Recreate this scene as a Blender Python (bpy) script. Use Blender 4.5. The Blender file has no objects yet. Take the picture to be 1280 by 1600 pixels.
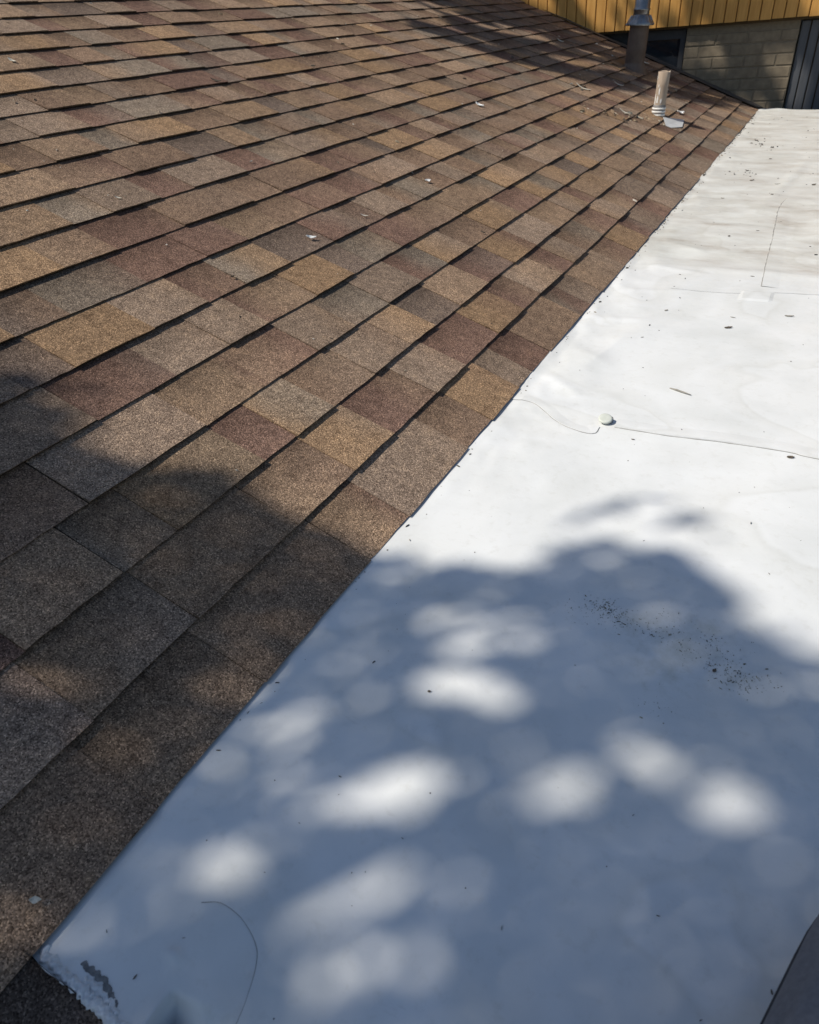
import bpy, bmesh, math, random
from mathutils import Vector, Matrix, noise

scene = bpy.context.scene
COL = scene.collection
R = math.radians

# ------------------------------------------------------------------ camera
CAM_POS = Vector((0.54936, 0.0, 0.77141))
CAM_R = Vector((0.87786, 0.47296702, -0.07525987))
CAM_U = Vector((-0.22511597, 0.5462158, 0.8068278))
CAM_F = Vector((-0.42271107, 0.69133964, -0.58597342))
cam = bpy.data.cameras.new("camera")
cam_o = bpy.data.objects.new("camera", cam)
COL.objects.link(cam_o)
cam_o.matrix_world = Matrix(((CAM_R.x, CAM_U.x, -CAM_F.x, CAM_POS.x),
                             (CAM_R.y, CAM_U.y, -CAM_F.y, CAM_POS.y),
                             (CAM_R.z, CAM_U.z, -CAM_F.z, CAM_POS.z),
                             (0, 0, 0, 1)))
cam.sensor_fit = 'VERTICAL'
cam.sensor_height = 36
cam.lens = 36 * 1048.8 / 1600
cam.clip_start = 0.02
cam.clip_end = 2000
cam.dof.use_dof = True
cam.dof.focus_distance = 1.5
cam.dof.aperture_fstop = 9.0
scene.camera = cam_o

# ------------------------------------------------------------------ sky, sun, exposure
L = Vector((-0.5194464, -0.38933458, 0.76065368)).normalized()   # towards the sun
world = bpy.data.worlds.new("World")
scene.world = world
world.use_nodes = True
wn = world.node_tree
sky = wn.nodes.new('ShaderNodeTexSky')
sky.sky_type = 'NISHITA'
sky.sun_disc = False
sky.sun_elevation = math.asin(L.z)
sky.sun_rotation = math.atan2(L.x, L.y) % (2 * math.pi)
sky.air_density = 1.0
sky.dust_density = 0.4
sky.ozone_density = 1.0
wn.links.new(sky.outputs[0], wn.nodes['Background'].inputs[0])
wn.nodes['Background'].inputs[1].default_value = 0.100
sun = bpy.data.lights.new("sun", 'SUN')
sun.energy = 5.0
sun.angle = R(0.53)
sun.color = (1.0, 0.938, 0.838)
sun_o = bpy.data.objects.new("sun", sun)
COL.objects.link(sun_o)
sun_o.rotation_euler = L.to_track_quat('Z', 'Y').to_euler()
vs = scene.view_settings
vs.view_transform = 'Standard'
vs.look = 'None'
vs.exposure = 0.0
vs.gamma = 1.0
vs.use_curve_mapping = False
scene.cycles.max_bounces = 6
scene.cycles.diffuse_bounces = 4

# ------------------------------------------------------------------ helpers
rnd = random.Random(7)
TH = 0.378872                      # pitch of the shingle roof
CT, ST = math.cos(TH), math.sin(TH)
MEM_Z, MEM_SLOPE = -0.002, 0.02    # white membrane plane: z = MEM_Z - MEM_SLOPE * x
ROOF_END = 6.86


def mesh_obj(name, verts, faces, mat=None, parent=None, smooth=False):
    me = bpy.data.meshes.new(name)
    me.from_pydata([tuple(v) for v in verts], [], faces)
    me.update()
    if smooth:
        for p in me.polygons:
            p.use_smooth = True
    o = bpy.data.objects.new(name, me)
    COL.objects.link(o)
    if mat:
        me.materials.append(mat)
    if parent:
        o.parent = parent
    return o


def empty(name, loc=(0, 0, 0)):
    o = bpy.data.objects.new(name, None)
    COL.objects.link(o)
    o.location = loc
    return o


def tag(o, label=None, cat=None, group=None, kind=None):
    if label:
        o['label'] = label
    if cat:
        o['category'] = cat
    if group:
        o['group'] = group
    if kind:
        o['kind'] = kind
    return o


class MB:
    """collects simple shapes into one mesh"""
    def __init__(self):
        self.v, self.f = [], []

    def add(self, vs_, fs_):
        n = len(self.v)
        self.v += [Vector(v) for v in vs_]
        self.f += [tuple(i + n for i in f) for f in fs_]

    def box(self, x0, x1, y0, y1, z0, z1):
        self.add([(x0, y0, z0), (x1, y0, z0), (x1, y1, z0), (x0, y1, z0),
                  (x0, y0, z1), (x1, y0, z1), (x1, y1, z1), (x0, y1, z1)],
                 [(3, 2, 1, 0), (4, 5, 6, 7), (0, 1, 5, 4), (1, 2, 6, 5), (2, 3, 7, 6), (3, 0, 4, 7)])

    def lathe(self, prof, n=24, cap0=False, cap1=False, mat=None):
        base = []
        for r, z in prof:
            base += [(r * math.cos(2 * math.pi * i / n), r * math.sin(2 * math.pi * i / n), z) for i in range(n)]
        fs = []
        for k in range(len(prof) - 1):
            for i in range(n):
                j = (i + 1) % n
                fs.append((k * n + i, k * n + j, (k + 1) * n + j, (k + 1) * n + i))
        if cap0:
            fs.append(tuple(reversed(range(n))))
        if cap1:
            fs.append(tuple((len(prof) - 1) * n + i for i in range(n)))
        if mat:
            base = [mat @ Vector(b) for b in base]
        self.add(base, fs)

    def tube(self, pts, rad, n=6):
        pts = [Vector(q) for q in pts]
        vs_, fs_ = [], []
        for i, q in enumerate(pts):
            t = (pts[min(i + 1, len(pts) - 1)] - pts[max(i - 1, 0)]).normalized()
            a = t.cross(Vector((0, 0, 1)))
            if a.length < 1e-3:
                a = t.cross(Vector((0, 1, 0)))
            a.normalize()
            b = t.cross(a)
            r = rad[i] if isinstance(rad, (list, tuple)) else rad
            vs_ += [q + r * (math.cos(2 * math.pi * k / n) * a + math.sin(2 * math.pi * k / n) * b) for k in range(n)]
        for i in range(len(pts) - 1):
            for k in range(n):
                j = (k + 1) % n
                fs_.append((i * n + k, i * n + j, (i + 1) * n + j, (i + 1) * n + k))
        fs_.append(tuple(reversed(range(n))))
        fs_.append(tuple((len(pts) - 1) * n + k for k in range(n)))
        self.add(vs_, fs_)

    def build(self, name, mat=None, parent=None, smooth=False):
        return mesh_obj(name, self.v, self.f, mat, parent, smooth)


def bevel(o, w, seg=2):
    m = o.modifiers.new('bevel', 'BEVEL')
    m.width = w
    m.segments = seg
    m.limit_method = 'ANGLE'
    return o


def fbm(x, y, z=0.0, o=3):
    return noise.fractal(Vector((x, y, z)), 1.0, 2.0, o)


# ------------------------------------------------------------------ materials
def new_mat(name, base=(0.5, 0.5, 0.5), rough=0.7, metal=0.0, spec=0.4):
    m = bpy.data.materials.new(name)
    m.use_nodes = True
    b = m.node_tree.nodes['Principled BSDF']
    b.inputs['Base Color'].default_value = (*base, 1)
    b.inputs['Roughness'].default_value = rough
    b.inputs['Metallic'].default_value = metal
    b.inputs['Specular IOR Level'].default_value = spec
    return m, m.node_tree, b


def N(nt, kind, **kw):
    n = nt.nodes.new(kind)
    for k, v in kw.items():
        if k in n.inputs.keys():
            n.inputs[k].default_value = v
        else:
            setattr(n, k, v)
    return n


def ramp(nt, stops):
    r = nt.nodes.new('ShaderNodeValToRGB')
    e = r.color_ramp.elements
    while len(e) < len(stops):
        e.new(0.5)
    for i, (p, c) in enumerate(stops):
        e[i].position = p
        e[i].color = (*c, 1) if len(c) == 3 else c
    return r


def mix(nt, a, b, fac, blend='MIX'):
    n = nt.nodes.new('ShaderNodeMix')
    n.data_type = 'RGBA'
    n.blend_type = blend
    n.clamp_result = False
    for src, i in ((fac, 0), (a, 6), (b, 7)):
        if hasattr(src, 'is_linked') or hasattr(src, 'links'):
            nt.links.new(src, n.inputs[i])
        elif isinstance(src, (int, float)):
            n.inputs[i].default_value = src
        else:
            n.inputs[i].default_value = (*src, 1)
    return n.outputs[2]


def noisy_mat(name, c0, c1, scale, rough=0.8, metal=0.0, bump=0.2, bdist=0.002, stretch=(1, 1, 1), spec=0.35, detail=5):
    m, nt, b = new_mat(name, c0, rough, metal, spec)
    tc = N(nt, 'ShaderNodeTexCoord')
    mp = N(nt, 'ShaderNodeMapping')
    mp.inputs['Scale'].default_value = stretch
    nt.links.new(tc.outputs['Object'], mp.inputs['Vector'])
    nz = N(nt, 'ShaderNodeTexNoise', Scale=scale, Detail=float(detail), Roughness=0.6)
    nt.links.new(mp.outputs[0], nz.inputs['Vector'])
    r = ramp(nt, [(0.3, c0), (0.7, c1)])
    nt.links.new(nz.outputs['Fac'], r.inputs[0])
    nt.links.new(r.outputs[0], b.inputs['Base Color'])
    if bump:
        bp = N(nt, 'ShaderNodeBump', Strength=bump, Distance=bdist)
        nt.links.new(nz.outputs['Fac'], bp.inputs['Height'])
        nt.links.new(bp.outputs[0], b.inputs['Normal'])
    return m


def shingle_material():
    m, nt, b = new_mat('mineral_granules', rough=0.95, spec=0.03)
    at = N(nt, 'ShaderNodeAttribute', attribute_name='col')
    geo = N(nt, 'ShaderNodeNewGeometry')
    # single granules, then clumps of the same blend drop
    v1 = N(nt, 'ShaderNodeTexVoronoi', Scale=560.0)
    nt.links.new(geo.outputs['Position'], v1.inputs['Vector'])
    sep = N(nt, 'ShaderNodeSeparateColor')
    nt.links.new(v1.outputs['Color'], sep.inputs[0])
    r1 = ramp(nt, [(0.0, (0.34, 0.32, 0.31)), (0.35, (0.76, 0.75, 0.74)), (0.75, (1.15, 1.14, 1.12)), (0.93, (1.6, 1.56, 1.5)), (1.0, (2.4, 2.38, 2.3))])
    nt.links.new(sep.outputs[0], r1.inputs[0])
    c = mix(nt, at.outputs['Color'], r1.outputs[0], 1.0, 'MULTIPLY')
    n2 = N(nt, 'ShaderNodeTexNoise', Scale=38.0, Detail=4.0, Roughness=0.65)
    nt.links.new(geo.outputs['Position'], n2.inputs['Vector'])
    r2 = ramp(nt, [(0.28, (0.72, 0.70, 0.69)), (0.5, (1.0, 1.0, 1.0)), (0.75, (1.28, 1.25, 1.18))])
    nt.links.new(n2.outputs['Fac'], r2.inputs[0])
    c = mix(nt, c, r2.outputs[0], 1.0, 'MULTIPLY')
    # broad weathering
    n3 = N(nt, 'ShaderNodeTexNoise', Scale=2.3, Detail=5.0, Roughness=0.6)
    nt.links.new(geo.outputs['Position'], n3.inputs['Vector'])
    r3 = ramp(nt, [(0.3, (0.86, 0.86, 0.87)), (0.7, (1.12, 1.1, 1.07))])
    nt.links.new(n3.outputs['Fac'], r3.inputs[0])
    c = mix(nt, c, r3.outputs[0], 1.0, 'MULTIPLY')
    nt.links.new(c, b.inputs['Base Color'])
    bp = N(nt, 'ShaderNodeBump', Strength=0.6, Distance=0.0012)
    nt.links.new(v1.outputs['Distance'], bp.inputs['Height'])
    bp.invert = True
    bp2 = N(nt, 'ShaderNodeBump', Strength=0.5, Distance=0.003)
    nt.links.new(n2.outputs['Fac'], bp2.inputs['Height'])
    nt.links.new(bp.outputs[0], bp2.inputs['Normal'])
    nt.links.new(bp2.outputs[0], b.inputs['Normal'])
    return m


def membrane_material():
    m, nt, b = new_mat('white_membrane', (0.8, 0.8, 0.78), rough=0.42, spec=0.4)
    geo = N(nt, 'ShaderNodeNewGeometry')
    sepp = N(nt, 'ShaderNodeSeparateXYZ')
    nt.links.new(geo.outputs['Position'], sepp.inputs[0])
    # weathering of the older far sheets (beyond the lap at about y = 2.6 m)
    mp = N(nt, 'ShaderNodeMapping')
    mp.inputs['Scale'].default_value = (2.4, 5.5, 1.0)
    mp.inputs['Rotation'].default_value = (0, 0, 0.12)
    nt.links.new(geo.outputs['Position'], mp.inputs['Vector'])
    nz = N(nt, 'ShaderNodeTexNoise', Scale=1.6, Detail=7.0, Roughness=0.68)
    nt.links.new(mp.outputs[0], nz.inputs['Vector'])
    r = ramp(nt, [(0.29, (0.42, 0.385, 0.34)), (0.42, (0.545, 0.535, 0.50)), (0.62, (0.645, 0.65, 0.62))])
    nt.links.new(nz.outputs['Fac'], r.inputs[0])
    n2 = N(nt, 'ShaderNodeTexNoise', Scale=3.2, Detail=6.0, Roughness=0.62)
    nt.links.new(geo.outputs['Position'], n2.inputs['Vector'])
    r2 = ramp(nt, [(0.36, (0.64, 0.652, 0.645)), (0.55, (0.715, 0.725, 0.72))])
    nt.links.new(n2.outputs['Fac'], r2.inputs[0])
    mr = N(nt, 'ShaderNodeMapRange')
    mr.inputs['From Min'].default_value = 2.5
    mr.inputs['From Max'].default_value = 2.75
    nt.links.new(sepp.outputs[1], mr.inputs['Value'])
    c = mix(nt, r2.outputs[0], r.outputs[0], mr.outputs[0])
    # dried puddle rings and grey films
    n4 = N(nt, 'ShaderNodeTexNoise', Scale=1.9, Detail=3.0, Roughness=0.5, Distortion=0.6)
    nt.links.new(geo.outputs['Position'], n4.inputs['Vector'])
    r4 = ramp(nt, [(0.36, (0.90, 0.90, 0.885)), (0.46, (1.0, 1.0, 1.0)), (0.53, (0.955, 0.95, 0.935)), (0.545, (0.90, 0.895, 0.875)), (0.56, (1.0, 1.0, 1.0)), (0.66, (0.95, 0.95, 0.945))])
    nt.links.new(n4.outputs['Fac'], r4.inputs[0])
    c = mix(nt, c, r4.outputs[0], 0.8, 'MULTIPLY')
    # scuffs
    mps = N(nt, 'ShaderNodeMapping')
    mps.inputs['Scale'].default_value = (7.0, 28.0, 1.0)
    mps.inputs['Rotation'].default_value = (0, 0, 0.5)
    nt.links.new(geo.outputs['Position'], mps.inputs['Vector'])
    n5 = N(nt, 'ShaderNodeTexNoise', Scale=1.5, Detail=4.0, Roughness=0.7)
    nt.links.new(mps.outputs[0], n5.inputs['Vector'])
    r5 = ramp(nt, [(0.22, (0.80, 0.79, 0.77)), (0.34, (1, 1, 1))])
    nt.links.new(n5.outputs['Fac'], r5.inputs[0])
    c = mix(nt, c, r5.outputs[0], 0.7, 'MULTIPLY')
    # olive stain where leaves have lain
    vd = N(nt, 'ShaderNodeVectorMath', operation='DISTANCE')
    nt.links.new(geo.outputs['Position'], vd.inputs[0])
    vd.inputs[1].default_value = (0.52, 0.78, -0.012)
    n6 = N(nt, 'ShaderNodeTexNoise', Scale=26.0, Detail=5.0, Roughness=0.7)
    nt.links.new(geo.outputs['Position'], n6.inputs['Vector'])
    ms = N(nt, 'ShaderNodeMath', operation='MULTIPLY_ADD')
    nt.links.new(n6.outputs['Fac'], ms.inputs[0])
    ms.inputs[1].default_value = 0.32
    nt.links.new(vd.outputs['Value'], ms.inputs[2])
    r6 = ramp(nt, [(0.16, (0.60, 0.58, 0.47)), (0.24, (1, 1, 1))])
    nt.links.new(ms.outputs[0], r6.inputs[0])
    c = mix(nt, c, r6.outputs[0], 0.4, 'MULTIPLY')
    # fine grime
    n3 = N(nt, 'ShaderNodeTexNoise', Scale=55.0, Detail=3.0, Roughness=0.7)
    nt.links.new(geo.outputs['Position'], n3.inputs['Vector'])
    r3 = ramp(nt, [(0.25, (0.93, 0.925, 0.91)), (0.45, (1, 1, 1))])
    nt.links.new(n3.outputs['Fac'], r3.inputs[0])
    c = mix(nt, c, r3.outputs[0], 1.0, 'MULTIPLY')
    nt.links.new(c, b.inputs['Base Color'])
    rr = ramp(nt, [(0.3, (0.55, 0.55, 0.55)), (0.7, (0.36, 0.36, 0.36))])
    nt.links.new(n2.outputs['Fac'], rr.inputs[0])
    nt.links.new(rr.outputs[0], b.inputs['Roughness'])
    bp = N(nt, 'ShaderNodeBump', Strength=0.25, Distance=0.0012)
    nt.links.new(n3.outputs['Fac'], bp.inputs['Height'])
    nt.links.new(bp.outputs[0], b.inputs['Normal'])
    return m


def attr_mat(name, rough=0.8, spec=0.3):
    m, nt, b = new_mat(name, rough=rough, spec=spec)
    at = N(nt, 'ShaderNodeAttribute', attribute_name='col')
    nt.links.new(at.outputs['Color'], b.inputs['Base Color'])
    return m


M_SH = shingle_material()
M_MEM = membrane_material()
M_FELT = noisy_mat('roofing_felt', (0.025, 0.024, 0.024), (0.05, 0.047, 0.045), 60, 0.95)
M_SEAL = noisy_mat('sealant', (0.50, 0.51, 0.51), (0.76, 0.77, 0.77), 160, 0.6, bump=0.5)
M_SEALD = noisy_mat('dirty_sealant', (0.10, 0.10, 0.10), (0.26, 0.26, 0.255), 120, 0.85, bump=0.6)
M_GROUND = noisy_mat('grass_and_soil', (0.05, 0.06, 0.025), (0.12, 0.10, 0.06), 0.6, 0.95)
M_WALLPAINT = noisy_mat('house_render', (0.42, 0.38, 0.31), (0.5, 0.46, 0.38), 4, 0.9)
M_SIDING = noisy_mat('stained_cedar', (0.42, 0.205, 0.045), (0.56, 0.300, 0.080), 9, 0.6, bump=0.15, stretch=(6, 6, 0.5))
M_GROOVE = noisy_mat('siding_backing', (0.05, 0.03, 0.012), (0.08, 0.05, 0.02), 10, 0.9)
M_BRICK = noisy_mat('tan_brick', (0.14, 0.112, 0.078), (0.235, 0.19, 0.13), 14, 0.9, bump=0.4, bdist=0.004)
M_MORTAR = noisy_mat('mortar', (0.14, 0.113, 0.08), (0.19, 0.157, 0.11), 40, 0.95)
M_DARKWOOD = noisy_mat('blue_grey_boards', (0.062, 0.066, 0.074), (0.09, 0.095, 0.105), 8, 0.6, stretch=(6, 6, 0.5))
M_FRAME = noisy_mat('dark_window_frame', (0.03, 0.03, 0.033), (0.05, 0.05, 0.053), 12, 0.5)
M_GLASS, _n, _b = new_mat('dark_glass', (0.012, 0.015, 0.02), 0.06, 0.0, 0.6)
M_GALV = noisy_mat('galvanised_steel', (0.17, 0.17, 0.17), (0.32, 0.32, 0.32), 18, 0.36, metal=0.9, bump=0.1)
M_BROWNPIPE = noisy_mat('brown_painted_flue', (0.085, 0.058, 0.043), (0.14, 0.10, 0.076), 14, 0.6, bump=0.2)
M_PVC = noisy_mat('weathered_vent_pipe', (0.30, 0.225, 0.165), (0.44, 0.36, 0.28), 16, 0.75, bump=0.3, stretch=(1, 1, 0.35))
M_PEEL = noisy_mat('peeling_white_paint', (0.58, 0.56, 0.52), (0.74, 0.73, 0.70), 40, 0.8)
M_LEAD = noisy_mat('lead_collar', (0.16, 0.15, 0.145), (0.28, 0.27, 0.26), 30, 0.6, metal=0.3)
M_SHEET = noisy_mat('bright_sheet_metal', (0.55, 0.58, 0.6), (0.70, 0.73, 0.75), 25, 0.45, metal=0.25)
M_CAP = noisy_mat('grey_green_plastic', (0.50, 0.52, 0.46), (0.60, 0.62, 0.56), 40, 0.55)
M_BARK = noisy_mat('bark', (0.06, 0.045, 0.033), (0.12, 0.09, 0.066), 14, 0.95, bump=0.8, bdist=0.02, stretch=(1, 1, 0.25))
M_CLOTH = noisy_mat('charcoal_cloth', (0.15, 0.148, 0.155), (0.20, 0.198, 0.205), 180, 0.9, bump=0.4, bdist=0.001)
M_PIPING = noisy_mat('black_piping', (0.03, 0.03, 0.033), (0.045, 0.045, 0.048), 60, 0.7)
M_BITS = attr_mat('litter')
M_GRIME = noisy_mat('seam_grime', (0.17, 0.165, 0.155), (0.34, 0.33, 0.315), 30, 0.9)


def leaf_material(name, c0, c1):
    m, nt, b = new_mat(name, c0, 0.55, 0.0, 0.4)
    geo = N(nt, 'ShaderNodeNewGeometry')
    r = ramp(nt, [(0.0, c0), (1.0, c1)])
    nt.links.new(geo.outputs['Random Per Island'], r.inputs[0])
    nt.links.new(r.outputs[0], b.inputs['Base Color'])
    return m


M_LEAF = leaf_material('green_leaves', (0.035, 0.06, 0.018), (0.085, 0.12, 0.035))


def set_col(o, cols):
    a = o.data.color_attributes.new('col', 'FLOAT_COLOR', 'POINT')
    for i, c in enumerate(cols):
        a.data[i].color = (c[0], c[1], c[2], 1)

# ------------------------------------------------------------------ the setting
g = mesh_obj('ground', [(-600, -600, -3.2), (600, -600, -3.2), (600, 600, -3.2), (-600, 600, -3.2)], [(0, 1, 2, 3)], M_GROUND)
tag(g, kind='structure')

# ------------------------------------------------------------------ shingle roof
E = 0.143            # exposure of one course
RIDGE_S = 31 * E + 0.03
pitched = empty('shingle_roof', (0, 3, 0))
tag(pitched, 'brown, tan, grey and maroon shingle roof sloping down to the white membrane', 'roof')


def roof_pt(s, y, n):
    """s up the slope from the eave, n above the deck (metres)"""
    w = 0.0035 * fbm(s * 0.9, y * 0.7, 3.1, 2) + 0.0012 * fbm(s * 4, y * 3, 9.0, 2)
    n += w
    if s >= -0.03:
        return Vector((-s * CT + n * ST, y, s * ST + n * CT))
    return Vector((-s * 0.998, y, (s + 0.03) * 0.062 - 0.03 * ST + n))          # flatter apron below the eave line


PAL = {'tan': (0.315, 0.236, 0.152), 'lt': (0.285, 0.228, 0.170), 'brown': (0.232, 0.180, 0.140),
       'maroon': (0.178, 0.122, 0.108), 'slate': (0.222, 0.212, 0.186), 'dark': (0.180, 0.160, 0.147),
       'grey': (0.262, 0.226, 0.189), 'orange': (0.335, 0.225, 0.128)}
MEAN = (0.262, 0.213, 0.165)
WARM = (0.945, 0.835, 0.775)
PAL = {k_: tuple(WARM[i] * (MEAN[i] + (c_[i] - MEAN[i]) * 0.76) for i in range(3)) for k_, c_ in PAL.items()}
TABC = ['tan', 'tan', 'lt', 'lt', 'lt', 'grey', 'grey', 'brown', 'slate', 'grey', 'maroon', 'tan', 'brown']
SLOTC = ['brown', 'maroon', 'maroon', 'brown', 'dark', 'slate', 'brown', 'grey', 'lt']
sh_rnd = random.Random(58)
SEG = 6


def lerp(a, b, t):
    return tuple(a[i] + (b[i] - a[i]) * t for i in range(3))


def shingle_piece(s0, y0, y1, tab, c0, c1, patch):
    """one visible block of a laminated course: verts (world), faces, colours"""
    H = 0.0106 if tab else 0.0064
    H += sh_rnd.uniform(-0.0006, 0.0008)
    if s0 == 0:
        H *= 0.62                                     # single starter thickness along the eave
    bot = 0.0022
    LEN = 0.186
    rows = [(-0.0, 0.0), (0.055, 0.0), (0.105, 0.0), (LEN, 0.0)]
    lift = sh_rnd.uniform(0, 0.0016) if sh_rnd.random() < 0.25 else 0
    jit = sh_rnd.uniform(-0.0012, 0.0012) - (0.002 if not tab else 0)
    vs_, cs = [], []
    for ri, (t, _) in enumerate(rows):
        for k in range(SEG + 1):
            y = y0 + (y1 - y0) * k / SEG
            rag = sh_rnd.uniform(-0.0011, 0.0011) if ri == 0 else 0
            wob = 0.0022 * fbm(y * 1.3, s0 * 9.0, 5.5, 2)
            h = H * (1 - t / (LEN * 1.06)) + (lift * (1 - k / SEG) if ri == 0 else 0)
            vs_.append(roof_pt(s0 + t - (jit + rag if ri == 0 else 0) + wob, y, h))
            f = k / SEG
            c = lerp(c0, c1, min(1, max(0, (f - patch) * 1.8 + 0.5 * fbm(y * 11, s0 * 25 + t * 9, 6.1, 2))))
            m_ = (1 + 0.07 * fbm(y * 9, s0 * 30 + t * 10, 1.7, 2))
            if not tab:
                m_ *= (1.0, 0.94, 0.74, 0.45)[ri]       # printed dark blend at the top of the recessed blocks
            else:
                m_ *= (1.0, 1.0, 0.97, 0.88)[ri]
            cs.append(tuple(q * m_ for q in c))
    nrow = len(rows)
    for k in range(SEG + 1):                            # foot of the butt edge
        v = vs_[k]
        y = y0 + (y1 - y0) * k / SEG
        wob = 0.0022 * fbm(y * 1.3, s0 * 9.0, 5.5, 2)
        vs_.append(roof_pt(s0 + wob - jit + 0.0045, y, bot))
        cs.append((0.010, 0.009, 0.009))                 # black asphalt core, darkened to paint in the shade under the butt
    for k in (0, SEG):
        y = y0 if k == 0 else y1
        vs_.append(roof_pt(s0 + LEN, y, -0.001))
        cs.append(tuple(q * 0.5 for q in (c0 if k == 0 else c1)))
    fs = []
    W = SEG + 1
    for ri in range(nrow - 1):
        for k in range(SEG):
            a = ri * W + k
            fs.append((a, a + W, a + W + 1, a + 1))
    b0 = nrow * W
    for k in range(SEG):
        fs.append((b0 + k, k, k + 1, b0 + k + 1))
    fs.append((b0, b0 + W, 3 * W, 2 * W, W, 0))
    fs.append((b0 + SEG, SEG, W + SEG, 2 * W + SEG, 3 * W + SEG, b0 + W + 1))
    return vs_, fs, cs


def to_px(P):
    d = P - CAM_POS
    w = d.dot(CAM_F)
    if w < 0.05:
        return None
    return (640 + 1048.8 * d.dot(CAM_R) / w, 800 - 1048.8 * d.dot(CAM_U) / w)


pieces = []
for k in range(-4, 31):
    s0 = k * E
    if k < 0:
        ya, yb = -1.3, 0.044
    else:
        ya, yb = -1.3, ROOF_END + max(0, s0) * 0.16
    y = ya - sh_rnd.uniform(0, 0.3)
    tab = sh_rnd.random() < 0.5
    since = 0
    while y < yb:
        w = sh_rnd.choice([0.14, 0.17, 0.20, 0.24, 0.28]) if tab else sh_rnd.choice([0.11, 0.14, 0.18, 0.22])
        w *= sh_rnd.uniform(0.92, 1.08)
        y1 = min(y + w, yb)
        if yb - y1 < 0.04:
            y1 = yb
        pool = TABC if tab else SLOTC
        ca, cb = PAL[sh_rnd.choice(pool)], PAL[sh_rnd.choice(pool)]
        j = sh_rnd.uniform(0.86, 1.14)
        ca = tuple(q * j for q in ca)
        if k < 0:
            ca, cb = tuple(q * 0.62 for q in PAL['dark']), PAL['dark']  # apron courses coloured darker to stand in for the shade there
        cb = lerp(ca, tuple(q * j for q in cb), sh_rnd.choice([0.3, 0.55, 1.0, 0.8]))
        gap = 0.0004
        if y1 - y > 0.02:
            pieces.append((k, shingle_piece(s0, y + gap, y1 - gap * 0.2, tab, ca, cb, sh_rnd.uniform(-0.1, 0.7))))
        since += w
        y = y1
        tab = (not tab) if sh_rnd.random() < 0.86 else tab
        if since > 0.95:
            y += 0.0022                                  # butt joint between two strips
            since = 0


def px_area(vs_):
    W = SEG + 1
    q = [to_px(vs_[i]) for i in (0, SEG, 2 * W + SEG, 2 * W)]
    if any(a is None for a in q):
        return 0
    cx = sum(a[0] for a in q) / 4
    cy = sum(a[1] for a in q) / 4
    if not (-60 < cx < 1340 and -40 < cy < 1660):
        return 0
    # hidden under the membrane?
    A = 0
    for i in range(4):
        a, b = q[i], q[(i + 1) % 4]
        A += a[0] * b[1] - a[1] * b[0]
    return abs(A) / 2


ranked = sorted(range(len(pieces)), key=lambda i: -px_area(pieces[i][1][0]))
single = set(i for i in ranked[:300] if px_area(pieces[i][1][0]) > 0)
fv, ff, fc = [], [], []
P0 = pitched.location
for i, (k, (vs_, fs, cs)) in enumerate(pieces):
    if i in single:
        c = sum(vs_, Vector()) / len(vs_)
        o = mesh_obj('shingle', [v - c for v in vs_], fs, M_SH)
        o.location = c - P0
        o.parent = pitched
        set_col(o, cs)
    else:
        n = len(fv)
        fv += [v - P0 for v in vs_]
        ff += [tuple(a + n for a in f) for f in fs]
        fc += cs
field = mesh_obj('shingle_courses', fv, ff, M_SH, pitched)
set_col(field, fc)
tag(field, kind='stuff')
# deck below, both slopes, so that nothing is open from the side
xr, zr = -RIDGE_S * CT, RIDGE_S * ST
d = MB()
ye = ROOF_END + RIDGE_S * 0.16
q = -0.0045
d.add([(0.0, -1.4, q), (0.0, ROOF_END, q), (xr, ye, zr + q), (xr, -1.4, zr + q),
       (2 * xr, -1.4, q), (2 * xr, ROOF_END, q),
       (0.0, -1.4, q - 0.16), (0.0, ROOF_END, q - 0.16), (2 * xr, ROOF_END, q - 0.16), (2 * xr, -1.4, q - 0.16)],
      [(0, 1, 2, 3), (3, 2, 5, 4), (0, 6, 7, 1), (4, 5, 8, 9), (0, 3, 4, 9, 6), (1, 7, 8, 5, 2), (6, 9, 8, 7)])
dk = d.build('roof_deck', M_FELT, None)
dk.parent = pitched
dk.matrix_parent_inverse = Matrix.Translation(-P0)
d = MB()
d.add([(0.0, -1.4, -0.022), (0.75, -1.4, -0.068), (0.75, 0.05, -0.068), (0.0, 0.05, -0.022),
       (0.0, -1.4, -0.2), (0.75, -1.4, -0.2), (0.75, 0.05, -0.2), (0.0, 0.05, -0.2)],
      [(0, 1, 2, 3), (0, 4, 5, 1), (1, 5, 6, 2), (2, 6, 7, 3)])
ap = d.build('apron_deck', M_FELT)
ap.parent = pitched
ap.matrix_parent_inverse = Matrix.Translation(-P0)

# house walls below both roofs
h = MB()
h.box(2 * xr + 0.3, -0.05, -1.1, 6.7, -3.2, -0.18)
hw = h.build('house_wall', M_WALLPAINT)
tag(hw, 'plain rendered house wall hidden below the shingle roof', 'wall')

# ------------------------------------------------------------------ white membrane roof
flat = empty('membrane_roof', (1.2, 3, 0))
tag(flat, 'white membrane flat roof with seams and dirt beside the shingles', 'roof')
F0 = flat.location


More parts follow.
